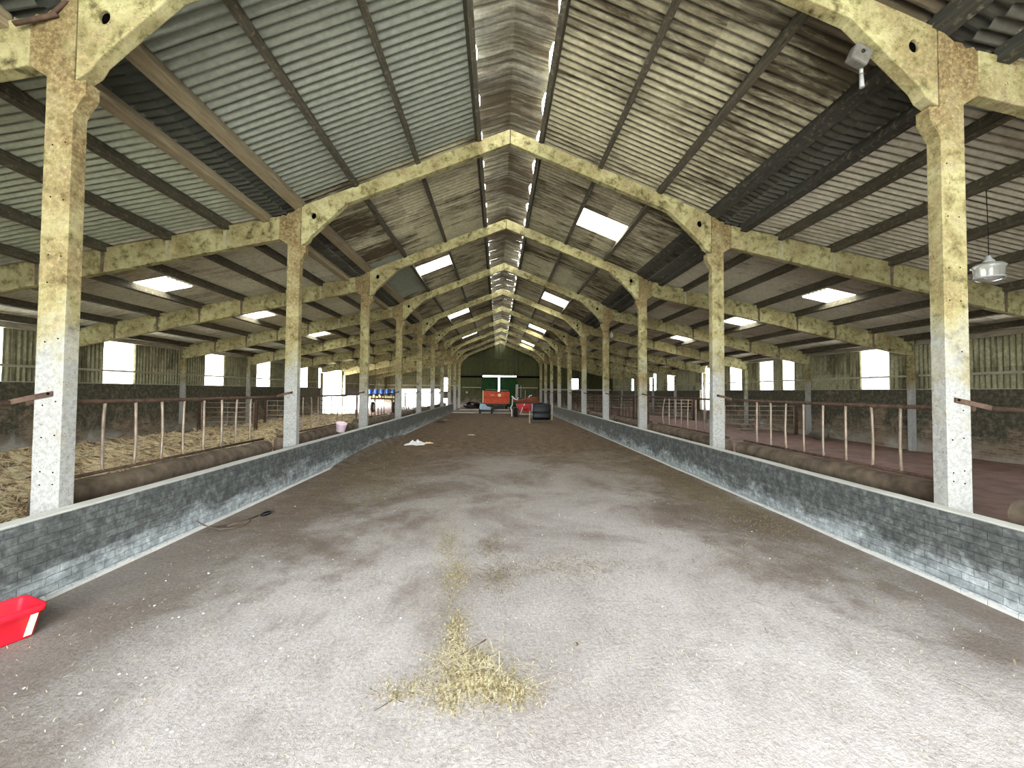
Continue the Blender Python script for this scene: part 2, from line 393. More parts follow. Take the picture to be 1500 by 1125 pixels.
# ------------------------------------------------------------------ corrugated sheeting
PER = BAY / 32.0
def corr(t, amp=.027): return amp * math.cos(2 * math.pi * t / PER)
def roof_sheet(mb, x0, x1, y0, y1, zf, mi=0, nx=2, amp=.027, samples=8):
    n = max(2, int(round((y1 - y0) / PER * samples)))
    vs = []; fs = []
    for i in range(n + 1):
        y = y0 + (y1 - y0) * i / n
        for j in range(nx + 1):
            x = x0 + (x1 - x0) * j / nx
            vs.append((x, y, zf(x) + corr(y, amp)))
    k = nx + 1
    for i in range(n):
        for j in range(nx): fs.append((i * k + j, i * k + j + 1, (i + 1) * k + j + 1, (i + 1) * k + j))
    mb.add(vs, fs, mi, True)
def wall_sheet(mb, u0, u1, z0, z1, fixed, axis='y', mi=0, samples=8, ztop=None):
    n = max(2, int(round((u1 - u0) / PER * samples))); vs = []; fs = []
    for i in range(n + 1):
        u = u0 + (u1 - u0) * i / n; d = fixed + corr(u)
        zt = ztop(u) if ztop else z1
        for z in (z0, zt): vs.append((d, u, z) if axis == 'y' else (u, d, z))
    for i in range(n): fs.append((2 * i, 2 * i + 1, 2 * i + 3, 2 * i + 2))
    mb.add(vs, fs, mi, True)
zn = lambda x: ZA - SN * abs(x)
za_ = lambda x: ZB - SA * abs(x)

win = [0]
def window(mb, m='sidelight'):
    win[0] += 1; return struct(mb.build('window_%d' % win[0], m))

# main roof: rooflights by (side, y0, y1)
NLIGHT = {(1, 2): (11.19, 12.25), (1, 4): (20.85, 22.2), (1, 6): (30.8, 31.95), (1, 8): (40.6, 41.6),
          (-1, 3): (15.38, 16.35), (-1, 5): (25.0, 26.3), (-1, 7): (34.7, 35.8)}
ALIGHT = {(1, 2): (11.22, 12.25), (1, 3): (15.65, 16.7), (1, 4): (20.9, 21.9), (-1, 2): (11.1, 12.1), (-1, 3): (15.55, 16.6), (-1, 4): (20.9, 21.9)}
roof = MB(); ais = MB()
for sd in (1, -1):
    for b in range(0, NF + 1):
        y0 = Y_NEAR if b == 0 else D(b); y1 = D(b + 1) if b < NF else Y_FAR + .2
        mi = 1 if (sd < 0 and b in (0, 1)) else 0
        for (xa, xb) in ((.66, 2.06), (2.06, 3.28), (3.28, 5.0)):
            if xa > 2 and xa < 3 and (sd, b) in NLIGHT:
                a, c = NLIGHT[(sd, b)]
                roof_sheet(roof, sd * xa, sd * xb, y0, a, zn, mi); roof_sheet(roof, sd * xa, sd * xb, c, y1, zn, mi)
                q = MB(); roof_sheet(q, sd * xa, sd * xb, a, c, zn); window(q, 'rooflight')
            else:
                roof_sheet(roof, sd * xa, sd * xb, y0, y1, zn, mi if not (sd < 0 and b == 3 and xa > 3) else 1)
        for (xa, xb) in ((4.78, 8.93), (8.93, 9.82), (9.82, 14.25)):
            if xa == 8.93 and (sd, b) in ALIGHT:
                a, c = ALIGHT[(sd, b)]
                roof_sheet(ais, sd * xa, sd * xb, y0, a, za_); roof_sheet(ais, sd * xa, sd * xb, c, y1, za_)
                q = MB(); roof_sheet(q, sd * xa, sd * xb, a, c, za_); window(q, 'rooflight')
            else: roof_sheet(ais, sd * xa, sd * xb, y0, y1, za_, 1 if (sd < 0 and b < 2) else 0)
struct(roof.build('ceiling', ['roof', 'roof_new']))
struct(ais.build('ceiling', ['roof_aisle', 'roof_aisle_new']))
# cranked ridge units lifted over the sheets, daylight leaks in at each crest
rid = MB()
y = Y_NEAR; UNIT = 1.173
while y < Y_FAR:
    n = 26; vs = []; fs = []
    xs = [-.71, -.6, -.4, -.12, 0, .12, .4, .6, .71]
    for i in range(n + 1):
        t = i / n; yy = y + (UNIT + .03) * t
        lift = .07 + .12 * math.sin(math.pi * t) ** 2 + .004 * t
        kx = (.685 - .062 * math.sin(math.pi * t) ** 2) / .71
        for x in xs:
            x = x * kx
            zz = ZA - SN * math.sqrt(x * x + .006) + lift * (1 + .8 * max(0, abs(x) - .4)) + .024 * math.cos(2 * math.pi * yy / (UNIT / 4)) * (.35 + .65 * min(1, abs(x) * 2))
            vs.append((x, yy, zz))
    k = len(xs)
    for i in range(n):
        for j in range(k - 1): fs.append((i * k + j, i * k + j + 1, (i + 1) * k + j + 1, (i + 1) * k + j))
    rid.add(vs, fs, 0, True); y += UNIT
struct(rid.build('ceiling', ['roof_ridge']))

# ------------------------------------------------------------------ floor and ground
def grid(x0, x1, y0, y1, nx, ny, zf):
    mb = MB(); vs = [(x0 + (x1 - x0) * i / nx, y0 + (y1 - y0) * j / ny, zf(x0 + (x1 - x0) * i / nx, y0 + (y1 - y0) * j / ny)) for j in range(ny + 1) for i in range(nx + 1)]
    fs = [(j * (nx + 1) + i, j * (nx + 1) + i + 1, (j + 1) * (nx + 1) + i + 1, (j + 1) * (nx + 1) + i) for j in range(ny) for i in range(nx)]
    return mb.add(vs, fs, 0, True)
def wob(x, y): return .5 * math.sin(1.7 * x + .9 * y) + .3 * math.sin(.8 * x - 2.3 * y + 1) + .2 * math.sin(4.1 * x + 3.7 * y)
struct(grid(-4.6, 4.6, Y_NEAR, Y_FAR, 60, 240, lambda x, y: .006 * wob(x, y)).build('floor', 'floor'))
struct(grid(4.6, 13.9, Y_NEAR, Y_FAR, 60, 240, lambda x, y: .03 + .035 * wob(x, y)).build('floor', 'mud'))
struct(grid(-13.9, -4.6, Y_NEAR, Y_FAR, 20, 60, lambda x, y: -.01).build('floor', 'mud'))
g_ = MB().box(-90, 90, -90, Y_NEAR, -.3, -.02).box(-90, 90, Y_FAR, 130, -.3, -.02).box(-90, -13.9, Y_NEAR, Y_FAR, -.3, -.02).box(13.9, 90, Y_NEAR, Y_FAR, -.3, -.02)
struct(g_.build('floor', 'yard'))
# paler concrete step across the passage far down
tag(MB().box(-4.1, 1.0, 36.3, 36.55, -.01, .05).box(-4.1, .9, 42.3, 42.6, -.01, .05).build('floor_kerb', 'ledge'), 'pale raised concrete strips crossing the passage floor before the orange wagon', 'kerb')

# ------------------------------------------------------------------ outer walls
WINL = [(10.75, 12.0, 2.08), (14.96, 16.2, 2.08), (20.05, 21.35, 2.08), (24.25, 25.6, 2.08), (29.15, 30.5, 2.08)]
WINR = [(9.4, 10.5, 2.08), (14.7, 15.85, 2.08), (19.55, 20.3, 2.08), (21.1, 22.15, 2.08), (23.9, 25.0, 2.08), (27.3, 28.6, .75), (33.0, 34.5, 2.08), (37.1, 38.6, 2.08), (43.3, 43.9, 2.08)]
for sd, name, wins in ((-1, 'wall_left', WINL), (1, 'wall_right', WINR)):
    mb = MB(); cut = sorted(wins); y = Y_NEAR
    OP = (32.45, 37.15) if sd < 0 else None           # wide doorway in the left wall
    segs = []
    for (a, c, zl) in cut:
        segs.append((y, a)); y = c
    segs.append((y, OP[0] if OP else Y_FAR))
    if OP: segs.append((OP[1], Y_FAR))
    for a, c in segs: wall_sheet(mb, a, c, 2.05, 3.84, sd * (XW + .06), 'y', 0)
    # brick base
    bs = [(Y_NEAR, 27.3), (28.6, Y_FAR)] if sd > 0 else [(Y_NEAR, OP[0])]
    for a, c in bs: mb.box(min(sd * (XW - .12), sd * (XW + .1)), max(sd * (XW - .12), sd * (XW + .1)), a, c, -.1, 2.08, 1)
    if sd > 0: mb.box(XW - .12, XW + .1, 27.3, 28.6, -.1, .75, 1)
    else:
        mb.box(-XW - .1, -XW + .12, OP[1], Y_FAR, 1.42, 2.08, 1)   # feed opening below a block lintel
    struct(mb.build(name, ['clad', 'block']))
    for a, c, zl in cut:
        q = MB(); wall_sheet(q, a, c, zl if zl > 2 else .75, 3.84, sd * (XW + .06), 'y'); window(q)
# far gable
gb = MB()
def rooftop(x): return (zn(x) if abs(x) < 4.85 else za_(x)) + .02
wall_sheet(gb, -4.9, -2.1, 1.2, 0, Y_FAR, 'x', 0, ztop=rooftop)
wall_sheet(gb, -2.1, 1.97, 3.80, 0, Y_FAR, 'x', 0, ztop=rooftop)
wall_sheet(gb, 1.97, 4.9, 1.2, 0, Y_FAR, 'x', 0, ztop=rooftop)
gb.box(-4.9, -2.1, Y_FAR, Y_FAR + .2, -.1, 1.25, 1).box(1.97, 4.9, Y_FAR, Y_FAR + .2, -.1, 1.25, 1)
wall_sheet(gb, -14, -7.0, 2.1, 0, Y_FAR, 'x', 2, ztop=rooftop)
wall_sheet(gb, -7.0, -6.3, 3.5, 0, Y_FAR, 'x', 2, ztop=rooftop)
wall_sheet(gb, -6.3, -4.9, 2.0, 0, Y_FAR, 'x', 2, ztop=rooftop)
gb.box(-6.3, -4.9, Y_FAR, Y_FAR + .2, -.1, 2.05, 1).box(-14, -12.6, Y_FAR, Y_FAR + .2, -.1, 2.12, 1)
wall_sheet(gb, 4.9, 8.7, 2.1, 0, Y_FAR, 'x', 0, ztop=rooftop)
wall_sheet(gb, 8.7, 9.6, 3.5, 0, Y_FAR, 'x', 0, ztop=rooftop)
wall_sheet(gb, 9.6, 14, 2.1, 0, Y_FAR, 'x', 0, ztop=rooftop)
gb.box(4.9, 14, Y_FAR, Y_FAR + .2, -.1, 2.12, 1)
gb.box(-7.0, -6.3, Y_FAR, Y_FAR + .2, 1.0, 1.85, 1)
struct(gb.build('wall_back', ['gable', 'block', 'clad']))
q = MB(); wall_sheet(q, -7.0, -6.3, 1.85, 3.5, Y_FAR, 'x'); window(q)
q = MB(); wall_sheet(q, 8.7, 9.6, 2.12, 3.5, Y_FAR, 'x'); window(q)
dn = 0
for (x0, x1) in ((-2.25, -.22), (-.05, 2.1)):
    dn += 1; q = MB(); wall_sheet(q, x0, x1, .0, 3.66, Y_FAR - .12, 'x'); q.box(x0, x1, Y_FAR - .1, Y_FAR - .07, -.02, .2).box(x0, x1, Y_FAR - .1, Y_FAR - .07, 1.7, 1.85)
    d_ = struct(q.build('door_%d' % dn, 'green'))
    MB().box((x1 - .12) if dn == 1 else x0 + .06, (x1 - .06) if dn == 1 else x0 + .12, Y_FAR - .2, Y_FAR - .1, 1.2, 1.5).build('door_handle', 'rust', d_)
# unseen near gable: aisles walled off to cut side light on columns, passage open
ng = MB()
for x0, x1 in ((-14, -4.7), (4.7, 14)): wall_sheet(ng, x0, x1, 2.0, 0, Y_NEAR + .05, 'x', 0, ztop=rooftop); ng.box(x0, x1, Y_NEAR, Y_NEAR + .2, -.1, 2.05, 1)
struct(ng.build('wall_front_light_screen', ['gable', 'block']))
# gable framing
tn = 0
for (x0, x1, z0, z1) in ((-5.0, 4.85, 3.80, 3.90), (-5.0, -2.1, 3.55, 3.76), (2.0, 4.85, 3.55, 3.76), (-4.3, 4.3, 5.86, 5.98), (-2.17, -2.05, 3.9, 6.85), (1.95, 2.07, 3.9, 6.9), (-.06, .06, 5.9, 7.6)):
    tn += 1; struct(MB().box(x0, x1, Y_FAR - .22, Y_FAR - .05, z0, z1).build('trim_%d' % tn, 'hole' if tn in (2, 3) else 'rust' if tn == 1 else 'timber'))
for (x0, x1, z0, z1) in ((-4.6, -2.3, 2.3, 2.4), (2.2, 4.6, 2.3, 2.4), (-13.6, -4.9, 2.5, 2.62), (-13.6, -4.9, 3.72, 3.78), (4.9, 13.6, 2.1, 2.25)):
    tn += 1; struct(MB().box(x0, x1, Y_FAR - .16, Y_FAR - .04, z0, z1).build('trim_%d' % tn, 'rail_pale' if z0 != 3.72 else 'timber'))
# side rails and eaves beams along both outer walls, one length per bay
for sd, sn in ((-1, 'left'), (1, 'right')):
    for b in range(0, NF + 1):
        if sd < 0 and b == 7: rails = ((3.56, 3.74, .11),)
        else: rails = ((2.49, 2.56, .07), (3.56, 3.74, .11))
        for z0, z1, th in rails:
            ya = D(b) + .17; yb = min(D(b + 1) - .02, Y_FAR - .05)
            x = sorted((sd * (XW + .02), sd * (XW + .02 - th)))
            o = MB().box(x[0], x[1], ya, yb, z0, z1).build('side_rail' if z0 < 3 else 'eaves_beam', 'rail_pale')
            if z0 < 3: tag(o, 'pale horizontal rail across the %s wall cladding in the %s bay' % (sn, ORD[b + 1]), 'rail', 'rails on the outer walls')
            else: tag(o, 'pale beam under the eaves of the %s wall in the %s bay' % (sn, ORD[b + 1]), 'beam', 'eaves beams on the outer walls')

# ------------------------------------------------------------------ portal frames
TH = .145
def col_mesh(sd, holes):
    P = [(4.40, -.05), (4.66, -.05), (4.66, 4.95), (4.83, 5.06), (4.83, 5.52), (4.78, 5.58), (4.70, 5.56), (4.655, 5.62), (4.57, 5.635), (4.40, 5.775), (4.40, 4.925), (4.285, 4.925), (4.285, 4.80), (4.40, 4.60)]
    pts = [(sd * x, z) for x, z in P]
    mb = MB(); mb.prism(pts, 'y', 0, TH, 0)
    if holes:
        for z in (1.0, 1.1, 1.45, 1.75, 2.35, 2.9, 3.2, 3.75, 4.3):
            for x in (4.46, 4.58):
                if random.random() < .85:
                    mb.lathe([(.0001, -.004), (.008, -.004), (.008, .01)], (sd * x, 0, z + random.uniform(-.03, .03)), 'y', 8, 1, False)
    return mb
def rafter_mesh(sd):
    P = [(4.392, 4.93), (4.25, 5.03), (4.19, 5.14), (3.46, 5.845), (.006, 7.237), (.006, 7.549), (4.392, 5.778)]
    h = [(4.135 + .052 * math.cos(a * math.pi / 6), 5.57 + .068 * math.sin(a * math.pi / 6)) for a in range(12)]
    mb = MB(); mb.prism([(sd * x, z) for x, z in P], 'y', 0, TH, 0, [(sd * x, z) for x, z in h])
    k = len(h); mb.add([(sd * (4.135 + (x - 4.135) * .97), .03, 5.57 + (z - 5.57) * .97) for x, z in h] + [(sd * x, .14, z) for x, z in h], [[k + i for i in range(k)]] + [(i, (i + 1) % k, k + (i + 1) % k, k + i) for i in range(k)], 1); return mb  # near-black lining and backing plate paint the shade inside the eye hole
def aisle_mesh(sd):
    P = [(4.838, 5.06), (4.838, 5.55), (13.70, 3.715), (13.70, 3.27), (13.62, 3.22), (13.4, 3.225), (13.0, 3.31)]
    mb = MB(); mb.prism([(sd * x, z) for x, z in P], 'y', 0, TH, 0); return mb
SIDE = {-1: 'left', 1: 'right'}
APX = [5.95, 7.12, 8.42, 9.72, 11.02, 12.32, 13.45]
def ztopr(x): return 5.55 - (x - 4.838) * .2071
protos = {}
for sd in (-1, 1):
    protos['c', sd] = col_mesh(sd, True).build('concrete_column', ['column', 'hole'], bevel=.012)
    protos['r', sd] = rafter_mesh(sd).build('roof_rafter', ['rafter', 'hole'], bevel=.012)
    protos['a', sd] = aisle_mesh(sd).build('aisle_rafter', 'rafter', bevel=.012)
    for k, x in enumerate(APX[:6]):
        zt = ztopr(x); zb = 5.06 - (x - 4.838) * .2143
        MB().prism([(sd * (x - .028), zb + .01), (sd * (x + .022), zb), (sd * (x + .032), zt - .02), (sd * (x - .04), zt + .0)], 'y', -.012, 0).build('mortar_cleat', 'mortar' if k < 2 else 'kerb', protos['a', sd])
    protos['p', sd] = MB().box(min(sd * 13.58, sd * 13.755), max(sd * 13.58, sd * 13.755), 0, TH, -.05, 3.215).build('wall_post', 'column', bevel=.012)
for n in range(0, NF + 1):
    for sd in (-1, 1):
        for k, cat, txt, grp in (('c', 'column', 'tall stained concrete column standing behind the %s manger wall, %s from the camera', 'columns along the passage'),
                            ('r', 'beam', 'cranked concrete rafter with eye hole, %s half of the %s roof frame', 'rafters of the main roof'),
                            ('a', 'beam', 'straight concrete rafter sloping over the %s aisle, %s frame from the camera', 'rafters over the side aisles'),
                            ('p', 'post', 'concrete post against the %s outer wall, carrying the %s aisle rafter', 'posts against the outer walls')):
            if n == 0:
                continue
            o = protos[k, sd] if n == 1 else copy_tree(protos[k, sd])
            o.location = (0, D(n), 0)
            tag(o, txt % (SIDE[sd], ORD[n]), cat, grp)
# frame just behind the camera line carries the roof's near end
for sd in (-1, 1):
    for k, nm in (('c', 'concrete column at the open near end of the %s aisle, behind the camera'), ('r', 'roof rafter over the open near end, %s half, behind the camera'), ('a', 'aisle rafter over the open near end of the %s aisle, behind the camera')):
        o = copy_tree(protos[k, sd]); o.location = (0, D(0), 0); tag(o, nm % SIDE[sd], 'column' if k == 'c' else 'beam')

# ------------------------------------------------------------------ purlins
ROWN = {.72: 'beside the ridge', 2.02: 'second from the ridge', 3.32: 'third from the ridge'}
def purlin(name, x, w_, h, b, zc, slope, m, label, grp, sd):
    ya = D(b) + .07; yb = min(D(b + 1) + .06, Y_FAR - .02)
    if b == 0: ya = Y_NEAR
    L = yb - ya; key = (name, m, round(x, 2), sd, b in (0, NF))
    an = math.atan(slope) * sd
    if key in PCACHE and b not in (0, NF): o = PCACHE[key].copy(); COL.objects.link(o)
    else:
        mb = MB(); mb.box(-w_ / 2, w_ / 2, 0, L - .01, -h, 0); o = mb.build(name, m, bevel=.008); PCACHE[key] = o
        o.rotation_euler = (0, an, 0)
    o.location = (sd * x, ya, zc); o.rotation_euler = (0, an, 0)
    return tag(o, label, 'beam', grp)
PCACHE = {}
for b in range(0, NF + 1):
    for sd in (-1, 1):
        s_ = SIDE[sd]; bo = ORD[b + 1]
        for x in (.72, 2.02, 3.32):
            purlin('roof_purlin', x, .10, .19, b, ZA - SN * x - .028, SN, 'timber', 'dark purlin under the %s main roof slope, %s, in the %s bay' % (s_, ROWN[x], bo), 'purlins of the main roof', sd)
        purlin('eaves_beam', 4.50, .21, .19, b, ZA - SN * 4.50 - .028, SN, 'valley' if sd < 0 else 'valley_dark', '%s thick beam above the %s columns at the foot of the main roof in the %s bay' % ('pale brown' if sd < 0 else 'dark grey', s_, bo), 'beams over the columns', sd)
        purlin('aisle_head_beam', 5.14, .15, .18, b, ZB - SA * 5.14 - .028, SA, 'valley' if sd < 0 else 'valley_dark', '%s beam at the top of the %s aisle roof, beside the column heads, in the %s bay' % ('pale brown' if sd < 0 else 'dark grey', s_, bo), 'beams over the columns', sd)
        for k, x in enumerate(APX):
            purlin('aisle_purlin', x, .10, .19, b, ZB - SA * x - .028, SA, 'timber', 'dark purlin under the %s aisle roof, %s outward from the columns, in the %s bay' % (s_, ORD[k + 1], bo), 'purlins over the side aisles', sd)

# ------------------------------------------------------------------ manger walls, troughs, feed barriers
for sd in (-1, 1):
    yend = 37.9 if sd < 0 else 41.9
    mb = MB(); n = 90
    X0, X1 = 4.235, 4.392
    vs = []; fs = []
    prof = [(X0 - .015, -.03), (X0 - .012, .04), (X0, .05), (X0, .735), (X0 + .018, .752), (X1 - .005, .757), (X1, .74), (X1, -.03)]
    for i in range(n + 1):
        y = Y_NEAR + (yend - Y_NEAR) * i / n
        for (x, z) in prof: vs.append((sd * (x + .004 * wob(y * 2, z * 3)), y, z + (.004 * wob(y * 3, x) if z > .5 else 0)))
    k = len(prof)
    for i in range(n):
        for j in range(k - 1): fs.append((i * k + j, i * k + j + 1, (i + 1) * k + j + 1, (i + 1) * k + j))
    fs.append(list(range(k))); fs.append([n * k + j for j in range(k)])
    mb.add(vs, fs, 0); tag(mb.build('manger_wall', 'manger'), 'long low grey brick manger wall with pale top edge on the %s of the passage' % SIDE[sd], 'low wall')
    # trough bed behind it
    x = sorted((sd * 4.68, sd * 5.06))
    a, c = sorted((sd * 4.675, sd * 5.06))
    tag(MB().box(a, c, Y_NEAR + .3, yend, -.03, .52).build('trough_bed', 'kerb'), 'dirty concrete feed trough bed behind the %s manger wall' % SIDE[sd], 'trough')
    nb = 8 if sd < 0 else 9
    for b in range(0, nb):
        ya, yb = D(b) + .32, D(b + 1) - .22
        mb = MB(); vs = []; fs = []; n = 40
        prof = [(4.86, .515), (4.80, .60), (4.755, .68), (4.75, .76), (4.785, .83), (4.85, .868), (4.92, .872), (4.99, .86), (5.02, .8), (5.04, .515)]
        k = len(prof)
        for i in range(n + 1):
            y = ya + (yb - ya) * i / n
            for (xx, z) in prof: vs.append((sd * (xx + .012 * wob(y * 2.3, z)), y, z + (.012 * wob(y * 2.9 + b, xx * 3) if z > .55 else 0)))
        for i in range(n):
            for j in range(k - 1): fs.append((i * k + j, i * k + j + 1, (i + 1) * k + j + 1, (i + 1) * k + j))
        mb.add(vs, fs, 0, True); mb.add([vs[j] for j in range(k)], [list(range(k))]); mb.add([vs[n * k + j] for j in range(k)], [list(range(k))])
        tag(mb.build('trough_kerb', 'kerb'), 'rounded dirty concrete kerb behind the %s manger wall in the %s bay' % (SIDE[sd], ORD[b + 1]), 'kerb', 'trough kerbs')
        # feed barrier
        r = empty('feed_barrier', (sd * 4.93, D(b), 0))
        tag(r, 'tubular steel feed barrier with upright bars in the %s bay on the %s' % (ORD[b + 1], SIDE[sd]), 'barrier', 'feed barriers along the troughs')
        t = MB(); pts = [(0, .2, 1.745), (0, BAY * .5, 1.74), (0, BAY - .35, 1.745), (-sd * .16, BAY - .1, 1.76)]
        t.tube(pts, .027, 10); t.build('top_rail', 'rust', r)
        t = MB(); x2 = -sd * .45
        t.add([(-sd * .16, BAY - .12, 1.735), (-sd * .16, BAY - .12, 1.785), (-sd * .30, BAY - .022, 1.79), (-sd * .30, BAY - .022, 1.84), (x2, BAY - .02, 1.82), (x2, BAY - .02, 1.87),
               (-sd * .16, BAY - .10, 1.735), (-sd * .16, BAY - .10, 1.785), (-sd * .30, BAY - .008, 1.79), (-sd * .30, BAY - .008, 1.84), (x2, BAY - .004, 1.82), (x2, BAY - .004, 1.87)],
              [(0, 1, 3, 2), (2, 3, 5, 4), (6, 8, 9, 7), (8, 10, 11, 9), (1, 7, 9, 3), (3, 9, 11, 5), (0, 2, 8, 6), (2, 4, 10, 8), (4, 5, 11, 10), (0, 6, 7, 1)])
        t.lathe([(.0001, -.028), (.014, -.028), (.014, -.018)], (x2 + sd * .03, BAY, 1.845), 'y', 8, 1, False)
        t.build('end_strap', ['rust', 'hole'], r)
        MB().tube([(0, .3, .91), (0, BAY - .25, .91)], .02, 8).build('bottom_rail', 'rust', r)
        yy = .55 + .05; i = 0
        while yy < BAY - .3:
            dx = random.uniform(-.012, .012); bend = random.uniform(-.02, .02)
            pts = [(0, yy, .895), (dx, yy + bend * .5, 1.0), (dx * 1.5, yy + bend, 1.25), (dx, yy + bend * .3, 1.6), (0, yy, 1.735)]
            if sd > 0 and b == 2 and i == 8: pts = [(0, yy, .895), (0, yy + .1, 1.2), (.03, yy + .14, 1.42), (0, yy - .12, 1.735)]
            MB().tube(pts, .017, 8).build('bar', 'steel' if b < 3 else 'rust', r); yy += .425; i += 1

# ------------------------------------------------------------------ straw and litter
def blades(n, place, lmin, lmax, wd, zoff=.01, tilt=.25, curl=.0):
    mb = MB()
    for _ in range(n):
        p = place()
        if p is None: continue
        x, y, z = p; L = random.uniform(lmin, lmax); a = random.uniform(0, math.pi * 2); ti = random.uniform(-tilt, tilt) ** 1
        d = Vector((math.cos(a), math.sin(a), 0)); q = Vector((-d.y, d.x, 0)) * wd * random.uniform(.6, 1.3); c = random.uniform(-.35, .35) * L
        h = abs(math.sin(ti)) * L
        p0 = Vector((x, y, z + zoff)); p1 = p0 + d * L * .5 + Vector((-d.y, d.x, 0)) * c * .3 + Vector((0, 0, h * .6 + .004)); p2 = p0 + d * L + Vector((0, 0, h))
        upv = Vector((0, 0, wd * .7))
        mb.add([p0 - q, p0 + q, p1 - q + upv, p1 + q + upv, p2 - q, p2 + q], [(0, 1, 3, 2), (2, 3, 5, 4)])
    return mb
def gauss(cx, cy, sx, sy, rot=0):
    def f():
        u, v = random.gauss(0, sx), random.gauss(0, sy)
        return (cx + u * math.cos(rot) - v * math.sin(rot), cy + u * math.sin(rot) + v * math.cos(rot), 0)
    return f
def multi(*fs):
    ws = [w_ for w_, q in fs]
    def f():
        p = random.choices(fs, ws)[0][1]()
        return p if abs(p[0]) < 4.08 else None
    return f
tag(blades(1500, multi((4, gauss(-.42, 2.93, .12, .12)), (5, gauss(-.30, 2.76, .16, .09)), (2, gauss(-.12, 2.66, .10, .05)), (1, gauss(-.5, 2.62, .05, .06)), (1.2, gauss(-.75, 2.7, .12, .04))), .02, .13, .0018).build('straw_litter', ['straw_mix']),
    'loose pile of yellow straw on the pale floor in front of the camera', 'straw', kind='stuff')
tag(blades(90, multi((3, gauss(-.36, 2.86, .13, .09)), (2, gauss(-.45, 3.0, .07, .05)), (1, gauss(-.2, 2.72, .15, .06))), .08, .2, .0024, .02, .2).build('straw_stalks', 'straw'),
    'long pale straw stalks lying on top of the straw pile in front of the camera', 'straw', kind='stuff')
tag(blades(500, multi((3, gauss(-.54, 3.42, .05, .12)), (1, gauss(-.52, 3.15, .05, .08))), .015, .08, .002).build('straw_litter', 'straw_mix'),
    'small straw tuft just beyond the large straw pile on the floor', 'straw', kind='stuff')
tag(blades(1100, multi((3, gauss(-.62, 4.35, .07, .30)), (3, gauss(-.82, 5.3, .08, .35)), (1, gauss(-.98, 6.2, .08, .4))), .015, .09, .0022).build('straw_litter', 'straw_mix'),
    'narrow trail of straw running down the middle of the floor', 'straw', kind='stuff')
tag(blades(1300, multi((2, gauss(.55, 4.6, .4, .2)), (1, gauss(-.2, 4.3, .12, .2)), (1, gauss(-.3, 5.2, .1, .25))), .015, .07, .0025).build('straw_litter', 'straw_dull'),
    'thin scatter of short straw right of the straw trail', 'straw', kind='stuff')
tag(blades(6000, multi((3, gauss(3.7, 7.6, .35, 1.3)), (2, gauss(3.6, 12, .45, 3)), (1, gauss(2.8, 9, .7, 2))), .03, .16, .004).build('straw_litter', 'straw_dull'),
    'brown chopped straw gathered along the foot of the right manger wall', 'straw', kind='stuff')
tag(blades(6000, multi((3, gauss(-3.2, 9.8, .6, 1.5)), (2, gauss(-2.4, 8.4, .7, .9)), (2, gauss(-3.4, 13, .5, 2.5))), .03, .15, .004).build('straw_litter', 'straw_dull'),
    'brown chopped straw gathered along the foot of the left manger wall', 'straw', kind='stuff')
tag(blades(4500, lambda: (random.uniform(-3.8, 3.8), 1.2 + 22 * random.random() ** 1.6, 0), .01, .05, .002).build('chaff', 'straw'),
    'fine chaff sprinkled over the whole passage floor', 'straw', kind='stuff')
# deep straw bed in the left aisle
def bedz(x, y):
    h = .14 + .07 * wob(x * 1.3, y * 1.1) + .07 * wob(x * 3.1 + 2, y * 2.7) + .06 * wob(x * 6, y * 5)
    e = min(1, (y - .2) / 1.5) if y < 2 else 1
    return max(.0, h) * min(1, (34 - y) / 3 if y > 31 else 1) + .01
BED = tag(grid(-13.52, -5.12, -.6, 34, 130, 420, bedz).build('straw_bed', 'strawbed'), 'deep yellow straw bedding covering the floor of the left aisle', 'straw', kind='stuff')
def bedp():
    x, y = -5.5 - 7.6 * random.random(), 2.5 + 27 * random.random() ** 1.5
    return (x, y, bedz(x, y))
blades(15000, bedp, .08, .36, .007, .0, .5).build('straw_stems', 'straw', BED)['kind'] = 'stuff'
# chips and stones
mb = MB()
def chip(mb, x, y, r, z=0):
    n = 6; vs = [(x + r * random.uniform(.6, 1.2) * math.cos(k * 1.047), y + r * random.uniform(.6, 1.2) * math.sin(k * 1.047), z + .001) for k in range(n)]
    vs += [(vx * .3 + x * .7 + (vx - x) * .35, vy * .3 + y * .7 + (vy - y) * .35, z + r * .55) for vx, vy, _ in vs]
    mb.add(vs, [[6, 7, 8, 9, 10, 11]] + [[k, (k + 1) % 6, 6 + (k + 1) % 6, 6 + k] for k in range(6)])
for _ in range(170): chip(mb, random.uniform(-3.9, 3.9), random.uniform(1.5, 14), random.uniform(.004, .013))
for _ in range(60): chip(mb, random.uniform(-3.9, -1.2), random.uniform(2.2, 5), random.uniform(.005, .012))
tag(mb.build('grit', 'white'), 'small white chips of grit scattered over the passage floor', 'grit', kind='stuff')

mb = MB(); vs = []; fs = []; n = 40
for i in range(n + 1):
    y = 10.2 + 9.0 * i / n; k_ = math.sin(math.pi * min(1, i / n * 1.15)) ** .6 if i / n * 1.15 < 1 else 0
    for (x, z) in ((-4.222, .002 + .17 * k_), (-4.16, .15 * k_ + .002), (-3.98 + .03 * wob(y, 2), .05 * k_ + .002), (-3.86 + .05 * wob(y * 1.7, 1), -.01)): vs.append((x, y, z + .008 * wob(y * 4, x * 5) * k_))
for i in range(n):
    for j in range(3): fs.append((i * 4 + j, i * 4 + j + 1, i * 4 + j + 5, i * 4 + j + 4))
mb.add(vs, fs, 0, True); tag(mb.build('dirt_bank', 'kerb'), 'low bank of caked dirt along the foot of the left manger wall past the second column', 'dirt', kind='stuff')
